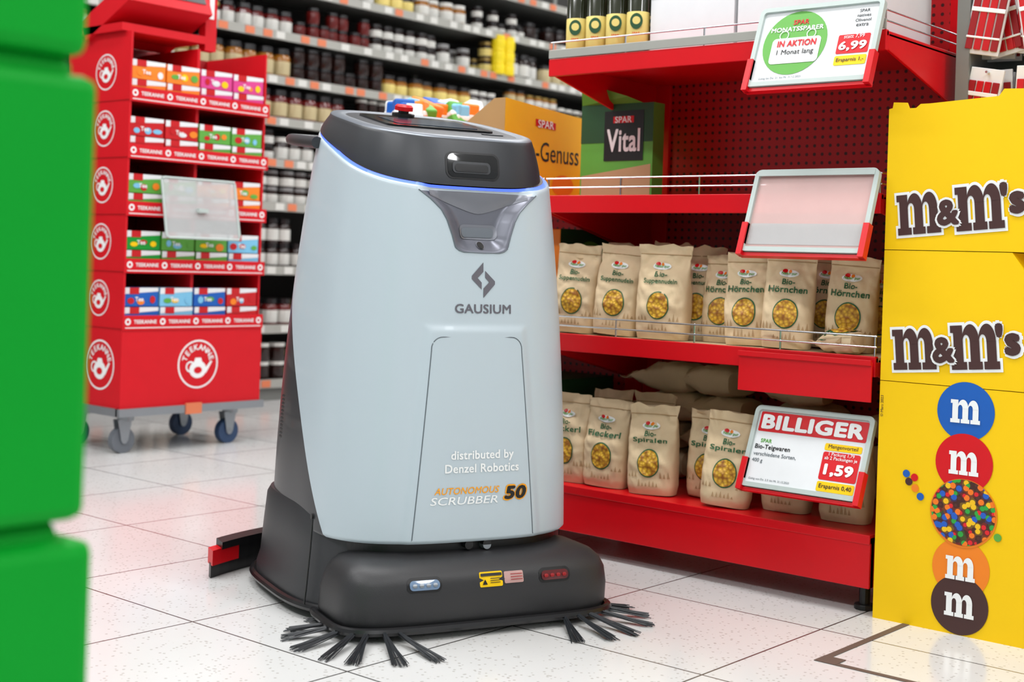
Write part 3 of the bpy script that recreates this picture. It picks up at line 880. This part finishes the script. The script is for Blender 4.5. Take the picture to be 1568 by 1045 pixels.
def pot_logo(M, cx, cy, r, big):
    b.ring(cx, cy, r*.93, r, M, .001, 'white', 40)
    b.flat(circ(cx, cy-.22*r, r*.42, r*.36, 24), M, .001, 'white'); b.flat([(cx-.2*r, cy+.1*r), (cx+.2*r, cy+.1*r), (cx+.14*r, cy+.26*r), (cx-.14*r, cy+.26*r)], M, .0012, 'white')
    b.flat([(cx+.35*r, cy-.2*r), (cx+.62*r, cy+.12*r), (cx+.72*r, cy+.1*r), (cx+.4*r, cy-.4*r)], M, .0014, 'white')
    b.ring(cx-.38*r, cy-.1*r, .16*r, .23*r, M, .0016, 'white', 20)
    b.flat(circ(cx, cy-.25*r, r*.2, r*.14, 20), M, .0022, 'teered')
    for i, ch in enumerate('TEEKANNE'):
        a = math.radians(160-140*i/7)
        b.text(ch, 'white', M, .001, h=.24*r, cx=cx+.7*r*math.cos(a), cy=cy+.7*r*math.sin(a), bold=.03, rot=a-math.pi/2)
pot_logo(fY(x0, y0, .163), .33, .148, .09, True)
ML = fX(x0, y1, .163)
pot_logo(ML, .27, .148, .09, True)
for z in TZ: pot_logo(fX(x0, y1, z), .25, .105, .065, False)
b.obj('cardboard_rack', tea)
b = MB()
pal = [('blue', 'lightblue', 'blue', 'packred'), ('green', 'leaf', 'leaf', 'lightblue'), ('leaf', 'leaf', 'orange', 'orange'), ('packred', 'packred', 'leaf', 'leaf'), ('orange', 'orange', 'pink', 'pink')]
w = (x1-x0-.05)/4
for z, cs in zip(TZ, pal):
    for k in range(4):
        xx = x0+.016+(w+.006)*k
        for L in range(2):
            zz = z+.010+L*.070; yy = y0+.012+.004*L
            b.box(xx, xx+w-.003, yy, yy+.12, zz, zz+.067, cs[k])
            M = fY(xx, yy, zz)
            b.flat([(.0, .044), (w-.003, .054), (w-.003, .067), (0, .067)], M, .0008, 'paperwhite')
            b.flat([(.02, .044), (.06, .044), (.06, .067), (.02, .067)], M, .0014, 'packred')
            for q in range(3):
                b.flat(circ(.03+.042*q+random.uniform(-.008, .008), .02+random.uniform(-.005, .008), random.uniform(.010, .020), random.uniform(.008, .014), 12), M, .0018+.0003*q, random.choice(['yellow', 'leaf', 'packred', 'orange', 'paperwhite', 'lightblue']))
            b.text('Tee', 'white', M, .003, w=.035, cx=.06, cy=.026, bold=.03)
b.obj('tea_boxes', tea)
b = MB()
b.box(x0-.01, x1+.01, y0-.015, y0+.01, .135, .163, 'steel'); b.box(x0-.01, x1+.01, y1-.01, y1+.015, .135, .163, 'steel')
b.box(x0-.01, x0+.03, y0, y1, .135, .163, 'steel'); b.box(x1-.03, x1+.01, y0, y1, .135, .163, 'steel'); b.box(x0, x1, y0, y1, .150, .162, 'steel')
b.box(x0+.27, x0+.34, y0-.02, y0-.012, .13, .17, 'tagorange')
for x in (x0+.06, x1-.1):
    for y, wm in ((y0+.05, 'wheelgrey' if x < 3 else 'wheelblue'), (y1-.06, 'wheelblue')):
        b.cyl((x, y, .115), (x, y, .136), .03, 'steel', seg=16)
        for s_ in (-.018, .014): b.plate([(-.028, .075), (.028, .075), (.014, 0), (-.014, 0)], frame((x-.015, y+s_, .045), (1, 0, 0), (0, 0, 1)), 0, .004, 'steel')
        b.cyl((x-.015, y-.014, .046), (x-.015, y+.014, .046), .046, wm, seg=28); b.cyl((x-.015, y-.022, .046), (x-.015, y+.022, .046), .012, 'steel', seg=12)
b.obj('dolly', tea, smooth=True, angle=30)
b = MB()
b.box(x0-.02, x0+.34, y0+.03, y1, 1.502, 1.53, 'teered')
Mh = Matrix.Translation((x0+.16, y0+.1, 1.60)) @ Matrix.Rotation(math.radians(-25), 4, 'X')
b.box(-.18, .18, -.1, .2, -.04, .04, 'teered', Mh); b.box(-.16, .16, -.103, -.1, -.0, .03, 'black', Mh); b.box(-.16, .16, -.08, .18, .04, .043, 'black', Mh)
b.box(x0+.345, x0+.395, y0+.04, y0+.08, 1.48, 2.0, 'teered'); b.box(x0+.36, x0+.38, y0+.037, y0+.04, 1.6, 1.9, 'white')
b.obj('topper_tray', tea)
b = MB(); M = frame((2.92, 4.12, .775), (1, 0, 0), (0, .2, 1))
b.plate(rrect(.325, .22, .012, 5, .1625, .11), M, 0, .004, 'plasticgrey')
o = rrect(.325, .22, .012, 5, .1625, .11)
b.tube([tuple(M @ Vector((p[0], p[1], .004))) for p in o], .005, 'framegrey', 6, closed=True)
b.box(3.06, 3.1, 4.12, 4.18, .87, .885, 'framegrey')
b.obj('blank_sign_holder', tea)

# ------------------------------------------------------------------ jam aisle
YF, YBk = 5.3, 5.72
zs = [.10, .37, .66, .975, 1.19, 1.395, 1.6, 1.82, 2.06, 2.3]
aisle = empty('grocery_aisle_shelf')
b = MB(); b.box(.6, 9.6, YBk, YBk+.03, 0, 2.5, 'shelfdark'); b.box(.6, 9.6, YF+.02, YBk, 0, .085, 'shelfgrey')
for i in range(8): x = .6+1.28*i; b.box(x, x+.03, YBk-.03, YBk, 0, 2.5, 'shelfgrey')
for z in zs:
    b.box(.6, 9.6, YF, YBk, z-.015, z, 'shelfgrey'); b.box(.6, 9.6, YF-.012, YF, z-.035, z+.008, 'striplight')
    x = .7
    while x < 9.4:
        b.box(x, x+.055, YF-.015, YF-.012, z-.03, z+.004, random.choice(['jarlabel', 'jarlabel', 'tagorange', 'tagorange', 'jarlabel', 'tagorange'])); x += random.choice([.08, .11, .16])
b.obj('shelf_frame', aisle)
b = MB()
def jar(x, y, z, r_, h_, body, lab, lid):
    b.lathe([(r_*.9, 0), (r_, .12*h_), (r_, .58*h_), (r_, .72*h_), (r_*.82, .8*h_), (r_*.9, .81*h_), (r_*.9, h_)], [body, lab, body, body, lid, lid], x, y, z, 10)
for i, z in enumerate(zs[:-1]):
    gap = zs[i+1]-z-.04
    x = 2.3
    while x < 8.9:
        run = random.randint(3, 7); r_ = random.choice([.034, .038, .042, .046]); h_ = min(gap, r_*random.choice([2.0, 2.4, 2.8, 3.2]))
        body = random.choice(['jar_dark', 'jar_dark', 'jar_red', 'jar_dark', 'jar_honey', 'jar_dark'] if z < 1.5 else ['jar_dark', 'jar_honey', 'jar_dark', 'jar_cream', 'jar_red', 'jar_dark'])
        lab = random.choice(['jarlabel', 'jarlabel', 'jar_cream', 'label', 'jarlabel', body]); lid = random.choice(['lid_black', 'jarlabel', 'lid_gold', 'lid_grey', 'lid_black', 'lid_black', 'darkred'])
        st = max(1, min(2, int(gap/h_)))
        for k in range(run):
            jy = YF+.05+random.uniform(-.008, .02)
            if random.random() < .93:
                for q in range(st if random.random() < .85 else 1): jar(x+r_, jy, z+q*h_, r_, h_, body, lab, lid)
            jar(x+r_, YF+.16, z, r_, h_, body, lab, lid)
            x += r_*2+.006
        x += .012
for k in range(2):
    for q in range(3): jar(6.02+.085*k, YF-.0, 1.821+.075*q, .042, .075, 'brightyellow', 'brightyellow', 'brightyellow')
b.obj('jam_jars', aisle, smooth=True)

# ------------------------------------------------------------------ green boxes in the foreground
b = MB()
xr, yn = .565, .885
for z0, z1, dx in ((0, .165, .010), (.175, .515, .010), (.53, .855, .002), (.868, 1.2, -.008)):
    b.box(xr-.4+dx, xr+dx, yn, yn+.4, z0, z1, 'greenbox'); b.box(xr-.385, xr-.012, yn+.012, yn+.385, z0, z1+.015, 'greenbox')
b.obj('green_storage_crates', bevel=.010)

# ------------------------------------------------------------------ ceiling lights
for i, (x, y) in enumerate(((-.5, -1.5), (-.5, 2), (2.1, -1.5), (2.1, 2.2), (4.6, -.5), (4.6, 3.2), (7.2, 1.5), (1.0, 4.4), (7.2, 4.4))):
    b = MB(); b.box(x-.16, x+.16, y-1.3, y+1.3, 3.34, 3.40, 'steel'); b.box(x-.13, x+.13, y-1.27, y+1.27, 3.335, 3.341, 'lampwhite')
    b.obj('ceiling_light')
    l = bpy.data.lights.new('strip', 'AREA'); l.shape = 'RECTANGLE'; l.size = .3; l.size_y = 2.6; l.energy = 56 if y < 3 else 42; l.color = (.99, .99, 1)
    o = bpy.data.objects.new('ceiling_lamp_light', l); COL.objects.link(o); o.location = (x, y, 3.32)
w = bpy.data.worlds.new('world'); sc.world = w; w.use_nodes = True
w.node_tree.nodes['Background'].inputs[0].default_value = (.93, .97, 1, 1); w.node_tree.nodes['Background'].inputs[1].default_value = .45

# ------------------------------------------------------------------ camera
ang = math.radians(40.5); F = Vector((math.cos(ang), math.sin(ang), 0)); R0 = Vector((F.y, -F.x, 0)); U = Vector((0, 0, 1))
rl = .033; Sr = R0*math.cos(rl)+U*math.sin(rl); Su = -R0*math.sin(rl)+U*math.cos(rl)
M = Matrix((Sr, Su, -F)).transposed().to_4x4(); M.translation = Vector((0, 0, .73))
cd = bpy.data.cameras.new('cam'); cam = bpy.data.objects.new('camera', cd); COL.objects.link(cam); cam.matrix_world = M
cd.sensor_width = 36; cd.lens = 2100/1568*36; cd.shift_y = -122/1568; cd.clip_start = .05
cd.dof.use_dof = True; cd.dof.focus_distance = 2.78; cd.dof.aperture_fstop = 4.2
sc.camera = cam
